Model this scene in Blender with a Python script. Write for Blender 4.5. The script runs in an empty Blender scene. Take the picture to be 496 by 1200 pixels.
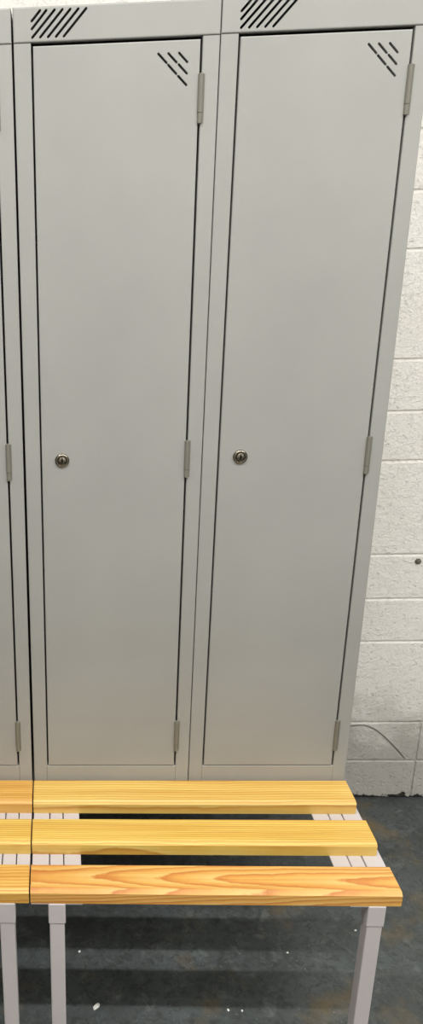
import bpy, bmesh, math, random
from mathutils import Vector, Matrix

random.seed(7)
S = bpy.context.scene
COL = S.collection

# ------------------------------------------------------------------ helpers
def srgb(r, g, b):
    f = lambda c: (c/255)/12.92 if c/255 <= .04045 else ((c/255+.055)/1.055)**2.4
    return (f(r), f(g), f(b), 1)

def link(name, bm, mat, parent=None, smooth=False):
    me = bpy.data.meshes.new(name)
    bmesh.ops.recalc_face_normals(bm, faces=bm.faces)
    bm.to_mesh(me); bm.free()
    if mat: me.materials.append(mat)
    if smooth:
        for p in me.polygons: p.use_smooth = True
    o = bpy.data.objects.new(name, me)
    COL.objects.link(o)
    if parent: o.parent = parent
    return o

def box(bm, x0, x1, y0, y1, z0, z1, bev=0, seg=2, edges=None):
    r = bmesh.ops.create_cube(bm, size=1)
    vs = r['verts']
    for v in vs:
        v.co = Vector(((x0+x1)/2+v.co.x*(x1-x0), (y0+y1)/2+v.co.y*(y1-y0), (z0+z1)/2+v.co.z*(z1-z0)))
    if bev:
        es = list({e for v in vs for e in v.link_edges})
        if edges: es = [e for e in es if edges(e)]
        bmesh.ops.bevel(bm, geom=es, offset=bev, segments=seg, affect='EDGES', profile=.5)

def cyl(bm, c, axis, r, h, seg=24, r2=None):
    m = Matrix.Translation(c) @ Vector((0, 0, 1)).rotation_difference(Vector(axis)).to_matrix().to_4x4()
    bmesh.ops.create_cone(bm, cap_ends=True, segments=seg, radius1=r, radius2=r if r2 is None else r2, depth=h, matrix=m)

def lathe(bm, prof, c, seg=32):
    """profile of (radius, depth toward the viewer); axis along -Y"""
    rings = []
    for r, d in prof:
        if r < 1e-6:
            rings.append([bm.verts.new((c[0], c[1]-d, c[2]))])
        else:
            rings.append([bm.verts.new((c[0]+r*math.cos(2*math.pi*k/seg), c[1]-d, c[2]+r*math.sin(2*math.pi*k/seg))) for k in range(seg)])
    for a, b in zip(rings, rings[1:]):
        for k in range(seg):
            k2 = (k+1) % seg
            if len(a) == 1 and len(b) == 1: continue
            if len(b) == 1: bm.faces.new((a[k], a[k2], b[0]))
            elif len(a) == 1: bm.faces.new((a[0], b[k2], b[k]))
            else: bm.faces.new((a[k], a[k2], b[k2], b[k]))

def slot_prism(bm, p, q, w, y0, y1):
    """a slot with round ends running from p to q in the XZ plane"""
    p, q = Vector(p), Vector(q)
    d = (q-p).normalized(); n = Vector((-d.y, d.x)); pts = []
    for k in range(7):
        a = -math.pi/2 + math.pi*k/6
        pts.append(q + (d*math.cos(a) + n*math.sin(a))*w/2)
    for k in range(7):
        a = math.pi/2 + math.pi*k/6
        pts.append(p + (d*math.cos(a) + n*math.sin(a))*w/2)
    A = [bm.verts.new((t.x, y0, t.y)) for t in pts]; B = [bm.verts.new((t.x, y1, t.y)) for t in pts]
    bm.faces.new(A); bm.faces.new(list(reversed(B)))
    n_ = len(A)
    for k in range(n_): bm.faces.new((A[k], B[k], B[(k+1) % n_], A[(k+1) % n_]))

def cut(o, slots, w, y0, y1):
    bm = bmesh.new()
    for p, q in slots: slot_prism(bm, p, q, w, y0, y1)
    c = link('cutter', bm, None)
    m = o.modifiers.new('b', 'BOOLEAN'); m.operation = 'DIFFERENCE'; m.object = c; m.solver = 'EXACT'
    dg = bpy.context.evaluated_depsgraph_get(); dg.update()
    me = bpy.data.meshes.new_from_object(o.evaluated_get(dg))
    o.modifiers.clear(); old = o.data; o.data = me
    bpy.data.meshes.remove(old); me.name = o.name
    cm = c.data; bpy.data.objects.remove(c); bpy.data.meshes.remove(cm)

def tag(o, label=None, cat=None, group=None, kind=None):
    if label: o['label'] = label
    if cat: o['category'] = cat
    if group: o['group'] = group
    if kind: o['kind'] = kind
    return o

def empty(name, loc=(0, 0, 0)):
    o = bpy.data.objects.new(name, None); o.location = loc; o.empty_display_size = .05
    COL.objects.link(o); return o

def copy_tree(o, parent=None):
    c = o.copy(); COL.objects.link(c)
    if parent: c.parent = parent
    for ch in list(o.children): copy_tree(ch, c)
    return c

# ------------------------------------------------------------------ materials
class NT:
    def __init__(s, name):
        s.m = bpy.data.materials.new(name); s.m.use_nodes = True
        s.t = s.m.node_tree; s.b = s.t.nodes['Principled BSDF']
    def n(s, typ, **kw):
        nd = s.t.nodes.new(typ)
        for k, v in kw.items():
            if k in nd.inputs: nd.inputs[k].default_value = v
            else: setattr(nd, k, v)
        return nd
    def l(s, a, b): s.t.links.new(a, b)
    def ramp(s, fac, stops):
        r = s.n('ShaderNodeValToRGB'); e = r.color_ramp.elements
        while len(e) < len(stops): e.new(.5)
        for el, (p, c) in zip(e, stops): el.position = p; el.color = c
        s.l(fac, r.inputs['Fac']); return r.outputs['Color']
    def mix(s, fac, a, b, mode='MIX'):
        m = s.n('ShaderNodeMix', data_type='RGBA', blend_type=mode)
        for sock, v in ((m.inputs[0], fac), (m.inputs[6], a), (m.inputs[7], b)):
            if hasattr(v, 'links'): s.l(v, sock)
            else: sock.default_value = v
        return m.outputs[2]
    def coords(s, scale=(1, 1, 1), rot=(0, 0, 0), loc=(0, 0, 0), kind='Object', add=None):
        tc = s.n('ShaderNodeTexCoord'); mp = s.n('ShaderNodeMapping')
        mp.inputs['Scale'].default_value = scale; mp.inputs['Rotation'].default_value = rot; mp.inputs['Location'].default_value = loc
        s.l(tc.outputs[kind], mp.inputs['Vector']); return mp.outputs['Vector']
    def noise(s, vec, scale, detail=4, rough=.5, dist=0):
        n = s.n('ShaderNodeTexNoise', Scale=scale, Detail=detail, Roughness=rough, Distortion=dist)
        s.l(vec, n.inputs['Vector']); return n.outputs['Fac']
    def bump(s, h, strength, dist, normal=None):
        b = s.n('ShaderNodeBump', Strength=strength, Distance=dist); s.l(h, b.inputs['Height'])
        if normal: s.l(normal, b.inputs['Normal'])
        return b.outputs['Normal']

W1, W0 = (1, 1, 1, 1), (0, 0, 0, 1)

def paint_mat(name, col, rough=.42, var=.03):
    m = NT(name); v = m.coords((1, 1, 1))
    n1 = m.noise(v, 5, 3)
    dark = tuple(c*(1-var*2) for c in col[:3])+(1,); lite = tuple(min(1, c*(1+var)) for c in col[:3])+(1,)
    m.l(m.ramp(n1, [(.3, dark), (.7, lite)]), m.b.inputs['Base Color'])
    n2 = m.noise(v, 420, 2)
    m.l(m.bump(n2, .10, .0006), m.b.inputs['Normal'])
    m.b.inputs['Roughness'].default_value = rough
    m.b.inputs['Specular IOR Level'].default_value = .45
    return m.m

LOCKER = paint_mat('locker_paint', srgb(154, 154, 150))
HINGE = paint_mat('hinge_paint', srgb(118, 116, 106), .38)
STEEL = paint_mat('stand_paint', srgb(196, 190, 190), .45)

def metal_mat(name, col, rough):
    m = NT(name); v = m.coords()
    n = m.noise(v, 300, 3)
    m.l(m.ramp(n, [(.3, tuple(c*.7 for c in col[:3])+(1,)), (.7, col)]), m.b.inputs['Base Color'])
    m.b.inputs['Metallic'].default_value = 1; m.b.inputs['Roughness'].default_value = rough
    return m.m
CHROME = metal_mat('lock_metal', srgb(150, 143, 130), .26)
DARKM = metal_mat('keyhole_metal', srgb(60, 55, 50), .5)
BLACK = paint_mat('black_rubber', srgb(28, 28, 28), .6)

def wood_mat(name, light, mid, dark, seed, tilt, scale=1.0, pith=(.35, -.3)):
    m = NT(name)
    # growth rings: cylinders whose axis runs almost along the board
    v = m.coords((.55, 1, 1), (0, tilt, tilt*.35), (seed*.37, pith[0], pith[1]))
    nz = m.n('ShaderNodeTexNoise', Scale=4.2, Detail=3, Roughness=.5)
    m.l(v, nz.inputs['Vector'])
    sub = m.n('ShaderNodeVectorMath', operation='SUBTRACT'); m.l(nz.outputs['Color'], sub.inputs[0]); sub.inputs[1].default_value = (.5, .5, .5)
    sc = m.n('ShaderNodeVectorMath', operation='MULTIPLY'); m.l(sub.outputs[0], sc.inputs[0]); sc.inputs[1].default_value = (0, .026, .022)
    ad = m.n('ShaderNodeVectorMath', operation='ADD'); m.l(v, ad.inputs[0]); m.l(sc.outputs[0], ad.inputs[1])
    wv = m.n('ShaderNodeTexWave', wave_type='RINGS', rings_direction='X', wave_profile='SAW')
    wv.inputs['Scale'].default_value = 46*scale; wv.inputs['Distortion'].default_value = 1.0
    wv.inputs['Detail'].default_value = 2; wv.inputs['Detail Scale'].default_value = 1.5
    m.l(ad.outputs[0], wv.inputs['Vector'])
    base = m.ramp(wv.outputs['Fac'], [(0, light), (.5, mid), (.88, dark), (1, light)])
    # fine fibres along the board
    vf = m.coords((6, 260, 260), (0, 0, 0), (seed, 0, 0))
    fib = m.noise(vf, 1, 3, .6)
    base = m.mix(.35, base, m.ramp(fib, [(.3, (.72, .66, .55, 1)), (.6, W1)]), 'MULTIPLY')
    vb = m.coords((1.2, 22, 22), (0, 0, 0), (seed*2, seed, 0))
    blot = m.noise(vb, 1, 2)
    base = m.mix(.6, base, m.ramp(blot, [(.35, (.82, .70, .52, 1)), (.64, W1)]), 'MULTIPLY')
    vt = m.coords((1.6, 75, 75), (0, 0, tilt*.4), (seed*3, seed, seed))
    base = m.mix(.55, base, m.ramp(m.noise(vt, 1, 3, .6), [(.36, (.80, .64, .42, 1)), (.5, (.97, .95, .9, 1)), (.62, W1)]), 'MULTIPLY')
    base = m.mix(1.0, base, (.95, .92, .86, 1), 'MULTIPLY')
    m.l(base, m.b.inputs['Base Color'])
    m.b.inputs['Roughness'].default_value = .33
    m.b.inputs['Coat Weight'].default_value = .35; m.b.inputs['Coat Roughness'].default_value = .22
    m.l(m.bump(fib, .12, .0006), m.b.inputs['Normal'])
    return m.m

PINE = [
    wood_mat('pine_yellow', srgb(238, 212, 128), srgb(232, 196, 104), srgb(214, 162, 78), 1.3, .016, 1.1, (.22, -.33)),
    wood_mat('pine_straight', srgb(239, 215, 124), srgb(232, 196, 94), srgb(212, 160, 70), 2.6, .006, 1.3, (.40, -.35)),
    wood_mat('pine_orange', srgb(236, 200, 124), srgb(230, 178, 94), srgb(208, 136, 66), 4.1, .050, 1.45, (.262, -.352)),
    wood_mat('pine_deep', srgb(238, 200, 120), srgb(230, 184, 92), srgb(212, 154, 70), 5.7, .012, 1.1, (.42, -.3)),
]

def wall_mat():
    m = NT('painted_blockwork'); v = m.coords()
    big = m.noise(v, 6, 4)
    base = m.ramp(big, [(.3, srgb(240, 237, 229)), (.7, srgb(250, 248, 242))])
    # open pits of the aggregate
    pit = m.noise(v, 95, 5, .62)
    pr = m.ramp(pit, [(.34, W0), (.44, W1)])
    base = m.mix(m.ramp(pit, [(.27, (.5, .5, .5, 1)), (.36, W0)]), base, srgb(150, 142, 128))
    # grime that rises from the floor
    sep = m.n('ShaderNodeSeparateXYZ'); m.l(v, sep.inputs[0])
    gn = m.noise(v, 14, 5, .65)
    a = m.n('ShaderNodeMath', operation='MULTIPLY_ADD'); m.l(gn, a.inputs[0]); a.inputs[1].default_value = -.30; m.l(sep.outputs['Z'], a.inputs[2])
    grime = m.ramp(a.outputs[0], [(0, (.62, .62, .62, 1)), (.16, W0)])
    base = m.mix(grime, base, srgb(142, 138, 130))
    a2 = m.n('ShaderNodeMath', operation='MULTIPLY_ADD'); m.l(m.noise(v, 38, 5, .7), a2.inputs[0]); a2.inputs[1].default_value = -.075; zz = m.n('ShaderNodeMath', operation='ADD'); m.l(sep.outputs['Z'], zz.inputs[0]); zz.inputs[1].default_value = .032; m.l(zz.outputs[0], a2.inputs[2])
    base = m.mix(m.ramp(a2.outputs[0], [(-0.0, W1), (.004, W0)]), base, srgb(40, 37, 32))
    m.l(base, m.b.inputs['Base Color'])
    m.b.inputs['Roughness'].default_value = .6
    med = m.noise(v, 30, 3, .6)
    n1 = m.bump(med, .5, .005)
    n1 = m.bump(m.noise(v, 160, 4, .7, .9), .75, .0040, n1)
    n2 = m.bump(pr, .55, .0022, n1)
    m.l(n2, m.b.inputs['Normal'])
    return m.m
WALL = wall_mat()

def floor_mat():
    m = NT('grey_floor_paint'); v = m.coords()
    n1 = m.noise(v, 5, 6, .6)
    base = m.ramp(n1, [(.3, srgb(58, 62, 61)), (.7, srgb(86, 92, 93))])
    n2 = m.noise(v, 26, 6, .7, .6)
    base = m.mix(m.ramp(n2, [(.52, W0), (.74, (.5, .5, .5, 1))]), base, srgb(126, 130, 128))
    n3 = m.noise(v, 48, 6, .75, 1.2)
    base = m.mix(m.ramp(n3, [(.34, (.8, .8, .8, 1)), (.54, W0)]), base, srgb(50, 52, 50))
    vs = m.coords((1, 1, 1), (0, 0, 0), (3.1, .4, 0))
    n4 = m.noise(vs, 6.5, 4, .6)
    base = m.mix(m.ramp(n4, [(.56, W0), (.72, (.6, .6, .6, 1))]), base, srgb(118, 98, 58))
    n5 = m.noise(v, 240, 2, .5)
    base = m.mix(m.ramp(n5, [(.69, W0), (.75, (.6, .6, .6, 1))]), base, srgb(170, 170, 160))
    m.l(base, m.b.inputs['Base Color'])
    m.l(m.ramp(n2, [(.3, (.36, .36, .36, 1)), (.7, (.55, .55, .55, 1))]), m.b.inputs['Roughness'])
    m.l(m.bump(m.noise(v, 60, 6, .7), .35, .002), m.b.inputs['Normal'])
    return m.m
FLOOR = floor_mat()
CEIL = paint_mat('ceiling_paint', srgb(235, 233, 228), .8)
FLAKE = paint_mat('white_flake', srgb(232, 232, 226), .6)

# ------------------------------------------------------------------ setting
WY = .4516                       # face of the block wall
bm = bmesh.new(); box(bm, -3, 3.5, -2.9, WY+.2, -.1, 0)
tag(link('floor', bm, FLOOR), kind='structure')
bm = bmesh.new(); box(bm, -3, 3.5, -2.9, WY+.2, 2.8, 2.9)
tag(link('ceiling', bm, CEIL), kind='structure')

bm = bmesh.new(); box(bm, -3, 3.5, -2.9, -2.75, 0, 2.8)  # unseen wall opposite, added to bounce light back onto the locker fronts
tag(link('wall_front', bm, CEIL), kind='structure')

# block wall: mortar bed behind, each course of blocks standing 4 mm proud
bm = bmesh.new(); box(bm, -3, 3.5, WY+.0030, WY+.2, 0, 2.8)
z = 0; k = 0
rnd = random.Random(3)
while z < 2.8:
    h = .225 if k % 3 == 2 else .1125
    if k == 5: h = .225
    off = (.942 if k % 3 != 2 else .70+.0) + (0 if k < 2 else (-.22 if k % 2 else .02))
    if k < 2: off = .945
    x = off-.44*9
    while x < 3.5:
        x0, x1 = max(-3, x+.0022), min(3.5, x+.44-.0022)
        if x1 > x0+.01:
            dy = rnd.uniform(-.0006, .0006)
            box(bm, x0, x1, WY+dy, WY+.01, z+.0024, min(2.8, z+h-.0024), .0024, 2,
                edges=lambda e: all(v.co.y < WY+.005 for v in e.verts))
        x += .44
    z += h; k += 1
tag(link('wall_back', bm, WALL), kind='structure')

# ------------------------------------------------------------------ lockers
LW, LD = .3, .42
Z0, ZT, ZH, ZD = .3752, 1.7276, 1.6815, .4285     # base, top, underside of header, sill of door opening
XL, XR = .0262, .2748

def make_locker():
    root = empty('locker', (0, 0, 0))
    G = .0007
    sh = lambda bm: bmesh.ops.translate(bm, verts=bm.verts, vec=(0, 0, -Z0))
    bm = bmesh.new()
    t = .0012
    box(bm, G, G+t, .0016, LD, Z0, ZT-.001)
    box(bm, LW-G-t, LW-G, .0016, LD, Z0, ZT-.001)
    box(bm, G+t, LW-G-t, LD-t, LD, Z0, ZT-.001)
    box(bm, G+t, LW-G-t, .0016, LD-t, ZT-.0012-t, ZT-.001)
    box(bm, G+t, LW-G-t, .0016, LD-t, Z0+.018, Z0+.018+t)
    box(bm, G+t, LW-G-t, .03, LD-t, 1.40, 1.40+t)          # hat shelf
    sh(bm); link('cabinet_body', bm, LOCKER, root)
    # stiles and bottom rail of the front, folded back round the opening
    bm = bmesh.new()
    def vert(e): return abs(e.verts[0].co.z-e.verts[1].co.z) > .1 and e.verts[0].co.y < .0005
    box(bm, G, XL, 0, .016, Z0, ZH-.0006, .0016, 3, vert)
    box(bm, XR, LW-G, 0, .016, Z0, ZH-.0006, .0016, 3, vert)
    box(bm, XL, XR, .0001, .016, Z0, ZD, .0012, 3, lambda e: e.verts[0].co.y < .0005 and e.verts[1].co.y < .0005 and e.verts[0].co.z > Z0+.01 and e.verts[1].co.z > Z0+.01)
    sh(bm); link('front_frame', bm, LOCKER, root)
    # header with seven slanting vent slots
    bm = bmesh.new()
    box(bm, G, LW-G, -.0012, .014, ZH, ZT, .0022, 3,
        lambda e: not (e.verts[0].co.y > .01 or e.verts[1].co.y > .01))
    sh(bm); hd = link('header_panel', bm, LOCKER, root)
    xs = [(.0281, 1.7104, .0403, 1.7233), (.0281, 1.7003, .0492, 1.7231), (.0285, 1.6893, .0612, 1.7233),
          (.0400, 1.6893, .0724, 1.7233), (.0514, 1.6893, .0838, 1.7233), (.0629, 1.6893, .0953, 1.7233), (.0743, 1.6893, .1066, 1.7233)]
    cut(hd, [((a, b-Z0-.0012), (c, d-Z0-.0012)) for a, b, c, d in xs], .0036, -.01, .05)
    # door
    bm = bmesh.new()
    dx0, dx1, dz0, dz1 = .0289, .2716, .4302, 1.6768
    box(bm, dx0, dx1, -.0006, .014, dz0, dz1, .0017, 3,
        lambda e: e.verts[0].co.y < .001 and e.verts[1].co.y < .001)
    sh(bm); dr = link('door', bm, LOCKER, root)
    ds = [(.2112, 1.66), (.2257, 1.66), (.2411, 1.66), (.2258, 1.6450), (.2410, 1.6450), (.2408, 1.6298)]
    cut(dr, [((a, b-Z0), (a+.0120, b-.0121-Z0)) for a, b in ds], .0034, -.01, .05)
    # cam lock: escutcheon, barrel, keyhole
    lz = 1.0482-Z0; c = (.0634, -.0006, lz)
    bm = bmesh.new()
    lathe(bm, [(.0122, -.001), (.0122, .0012), (.0116, .0026), (.0098, .0036), (.0084, .0036), (.0080, .0026), (.0, .0026)], c, 36)
    lk = link('lock', bm, CHROME, dr, True)
    bm = bmesh.new()
    lathe(bm, [(.0070, .002), (.0070, .0046), (.0064, .0052), (.0, .0052)], c, 30)
    link('lock_barrel', bm, CHROME, dr, True)['label'] = 'worn silver lock cylinder'
    bm = bmesh.new()
    cyl(bm, (c[0], c[1]-.0053, c[2]+.0012), (0, 1, 0), .0021, .0006, 16)
    box(bm, c[0]-.0009, c[0]+.0009, c[1]-.0056, c[1]-.005, c[2]-.0046, c[2]+.001)
    box(bm, c[0]-.0009, c[0]+.0009, c[1]-.0056, c[1]-.005, c[2]+.001, c[2]+.0058)
    link('keyhole', bm, DARKM, dr)
    # three hinges
    for za, zb in ((1.5655, 1.632), (1.0148, 1.079), (.4645, .530)):
        bm = bmesh.new(); hx = .2738
        L = zb-za
        cyl(bm, (hx, -.0012, za+L*.11-Z0), (0, 0, 1), .0036, L*.22-.0006, 16)
        cyl(bm, (hx, -.0012, za+L*.22+L*.39-Z0), (0, 0, 1), .0041, L*.78-.0006, 16)
        cyl(bm, (hx, -.0012, (za+zb)/2-Z0), (0, 0, 1), .0017, L+.002, 10)
        box(bm, hx+.0005, hx+.0058, -.0004, .0006, za-Z0, zb-Z0)
        h = link('hinge', bm, HINGE, root, False)
        h['label'] = 'dull grey steel hinge'
    return root

lk1 = make_locker(); lk1.location = (.0005, 0, Z0)
lk2 = copy_tree(lk1); lk2.location = (.3003, 0, Z0+.0008)
lk0 = copy_tree(lk1); lk0.location = (-.3028, 0, Z0); lk0.rotation_euler = (0, .0015, 0)
g = 'tall grey lockers in a row'
tag(lk1, 'tall grey metal locker in the middle of the row, fully in view', 'locker', g)
tag(lk2, 'tall grey metal locker nearest the bare white block wall', 'locker', g)
tag(lk0, 'grey metal locker cut off at the left picture edge, its lock out of view', 'locker', g)

# ------------------------------------------------------------------ bench stands
ZS, TH = .401, .0265
SL = [(-.0715, -.0025), (-.1800, -.1140), (-.2935, -.2290)]
BT = ZS-TH-.0002                                   # top of the bearers

def make_bench(L, mats):
    root = empty('bench', (0, 0, 0))
    for (y0, y1), mt in zip(SL, mats):
        bm = bmesh.new()
        box(bm, .0004, L-.0004, y0, y1, ZS-TH, ZS, .0062, 1,
            lambda e: abs(e.verts[0].co.x-e.verts[1].co.x) > .1 and e.verts[0].co.z > ZS-.005 and e.verts[1].co.z > ZS-.005)
        es = [e for e in bm.edges if e.calc_length() > .03 and abs(e.verts[0].co.x-e.verts[1].co.x) < 1e-5]
        bmesh.ops.bevel(bm, geom=es, offset=.0012, segments=2, affect='EDGES')
        o = link('slat', bm, mt, root)
        if mt is PINE[2]: o['label'] = 'orange toned front pine slat with flame grain'
    for cx, sx in ((.0437, -1), (L-.0380, 1)):
        bm = bmesh.new()
        box(bm, cx-.0118, cx+.0118, -.2670, .43, BT-.025, BT, .002, 2)
        link('bearer', bm, STEEL, root)
        for s in (-1, 1):
            bm = bmesh.new()
            wd = .0427 if s*sx < 0 or sx < 0 else (.0368 if L < .5 else .0455)
            a, b = (cx+.0134, cx+wd) if s > 0 else (cx-wd, cx-.0134)
            box(bm, a, b, -.2930 if s*sx < 0 or sx < 0 else -.262, .43, BT-.003, BT, .0008, 1)
            w = (cx+.0134) if s > 0 else (cx-.0134)
            box(bm, min(w, w+s*.003), max(w, w+s*.003), -.235, .43, BT-.016, BT-.0028)
            link('angle_rail', bm, STEEL, root)
        for y in (-.2810, .405):
            bm = bmesh.new()
            box(bm, cx-.0125, cx+.0125, y-.0125, y+.0125, .012, BT-.0415, .0018, 2)
            leg = link('leg', bm, STEEL, root)
            bm = bmesh.new()
            box(bm, cx-.0143, cx+.0143, y-.0138, y+.0138, BT-.042, BT-(.0002 if y < 0 else .0255), .0018, 2)
            link('collar', bm, STEEL, leg)
            bm = bmesh.new()
            box(bm, cx-.0145, cx+.0145, y-.0145, y+.0145, 0, .02, .003, 2)
            link('rubber_foot', bm, BLACK, leg)
    bm = bmesh.new()
    box(bm, .06, L-.06, .392, .417, BT-.055, BT-.03, .0015, 1)
    link('rear_rail', bm, STEEL, root)
    return root

b1 = make_bench(.6, [PINE[0], PINE[1], PINE[2]])
tag(b1, 'long slatted pine bench on grey steel legs below the middle and right lockers', 'bench', 'slatted benches under the lockers')
b0 = make_bench(.3, [PINE[3], PINE[1], PINE[3]])
b0.location = (-.3016, 0, 0)
tag(b0, 'slatted pine bench cut off at the left picture edge, only its right end showing', 'bench', 'slatted benches under the lockers')

# ------------------------------------------------------------------ small things
def tube(name, pts, r, mat, seg=8):
    cu = bpy.data.curves.new(name, 'CURVE'); cu.dimensions = '3D'; cu.bevel_depth = r; cu.bevel_resolution = 2; cu.use_fill_caps = True
    sp = cu.splines.new('NURBS'); sp.points.add(len(pts)-1)
    for p, c in zip(sp.points, pts): p.co = (*c, 1)
    sp.order_u = 4; sp.use_endpoint_u = True
    tmp = bpy.data.objects.new('tmp', cu); COL.objects.link(tmp)
    dg = bpy.context.evaluated_depsgraph_get(); dg.update()
    me = bpy.data.meshes.new_from_object(tmp.evaluated_get(dg)); me.name = name
    bpy.data.objects.remove(tmp); bpy.data.curves.remove(cu)
    me.materials.clear(); me.materials.append(mat)
    for p in me.polygons: p.use_smooth = True
    o = bpy.data.objects.new(name, me); COL.objects.link(o); return o

WIRE = paint_mat('wire_sheath', srgb(112, 104, 96), .6)
yw = WY-.0012
cb = tube('wire', [(.64, yw, .185), (.70, yw, .200), (.76, yw, .2120), (.793, yw, .2195), (.818, yw, .2175), (.8475, yw, .1985), (.8828, yw, .1624), (.905, yw, .136), (.9169, yw, .1208)], .0011, WIRE)
tag(cb, 'thin dark wire curving down the white block wall beside the right locker', 'wire')

bm = bmesh.new()
lathe(bm, [(.0080, -.002), (.0076, .0014), (.0050, .0020), (.0046, .0032), (.0038, .0042), (.0, .0045)], (.8834, WY-.0005, .6585), 6)
plug = tag(link('wall_bolt', bm, paint_mat('painted_bolt', srgb(120, 116, 104), .6, .2)), 'small dark bolt head set in the white block wall', 'bolt')

spots = [(.512, -.0370, .0030, 'round white fleck on the dark floor between the bench legs'),
         (.115, -.168, .0062, 'white paint chip on the floor near the left bench leg'),
         (.086, -.040, .0036, 'small pale fleck on the floor behind the left bench leg'),
         (.366, -.172, .0034, 'left one of two tiny white flecks at the lower middle of the floor'),
         (.392, -.173, .0028, 'right one of two tiny white flecks at the lower middle of the floor'),
         (.668, .022, .0036, 'pale fleck on the floor just right of the right bench leg')]
for x, y, r, lab in spots:
    bm = bmesh.new()
    rr = random.Random(int(x*999)); n = 9
    el = 2.4 if 'chip' in lab else 1.2; a0 = .9 if 'chip' in lab else rr.uniform(0, 3)
    top = []; bot = []
    for k in range(n):
        a = 2*math.pi*k/n; q = r*rr.uniform(.75, 1.15)
        u, w = q*math.cos(a)*el*.7, q*math.sin(a)*.7
        X, Y = u*math.cos(a0)-w*math.sin(a0), u*math.sin(a0)+w*math.cos(a0)
        bot.append(bm.verts.new((X, Y, 0))); top.append(bm.verts.new((X*.8, Y*.8, r*.28*rr.uniform(.7, 1.3))))
    bm.faces.new(top); bm.faces.new(list(reversed(bot)))
    for k in range(n): bm.faces.new((bot[k], bot[(k+1) % n], top[(k+1) % n], top[k]))
    o = link('paint_fleck', bm, FLAKE); o.location = (x, y, 0)
    tag(o, lab, 'paint fleck', 'pale flecks lying on the floor')

# ------------------------------------------------------------------ light
def add_tube_or_fill(y, length, power, x, z=2.62, w=.05, col=(1, .985, .955)):
    d = bpy.data.lights.new('tube_or_fill', 'AREA'); d.shape = 'RECTANGLE'; d.size = length; d.size_y = w
    d.energy = power; d.color = col
    o = bpy.data.objects.new('tube_or_fill_light', d); o.location = (x, y, z); COL.objects.link(o); return o
add_tube_or_fill(-1.055, 4.2, 116, .7)
add_tube_or_fill(-.395, 4.2, 10, .7)
add_tube_or_fill(-2.5, 4.2, 32, .7)  # unseen row, added only as front fill for doors, slat faces and legs

w = bpy.data.worlds.new('World'); S.world = w; w.use_nodes = True
bg = w.node_tree.nodes['Background']; bg.inputs[0].default_value = (1, .985, .96, 1); bg.inputs[1].default_value = .22

# ------------------------------------------------------------------ camera
cd = bpy.data.cameras.new('Camera'); cam = bpy.data.objects.new('Camera', cd); COL.objects.link(cam)
F = Vector((-.05213, .94020, -.33662)); R = Vector((.99852, .04390, -.03202)); U = Vector((.01533, .33780, .94109))
M = Matrix((R, U, -F)).transposed().to_4x4(); M.translation = (.05661, -1.39692, 1.45618)
cam.matrix_world = M
cd.sensor_fit = 'VERTICAL'; cd.sensor_height = 36; cd.lens = 996.81/1200*36
cd.shift_x = (248-16.73)/1200
cd.clip_start = .05
S.camera = cam
S.view_settings.view_transform = 'Standard'; S.view_settings.look = 'None'
S.view_settings.gamma = 1; S.view_settings.use_curve_mapping = False
S.view_settings.exposure = -0.45
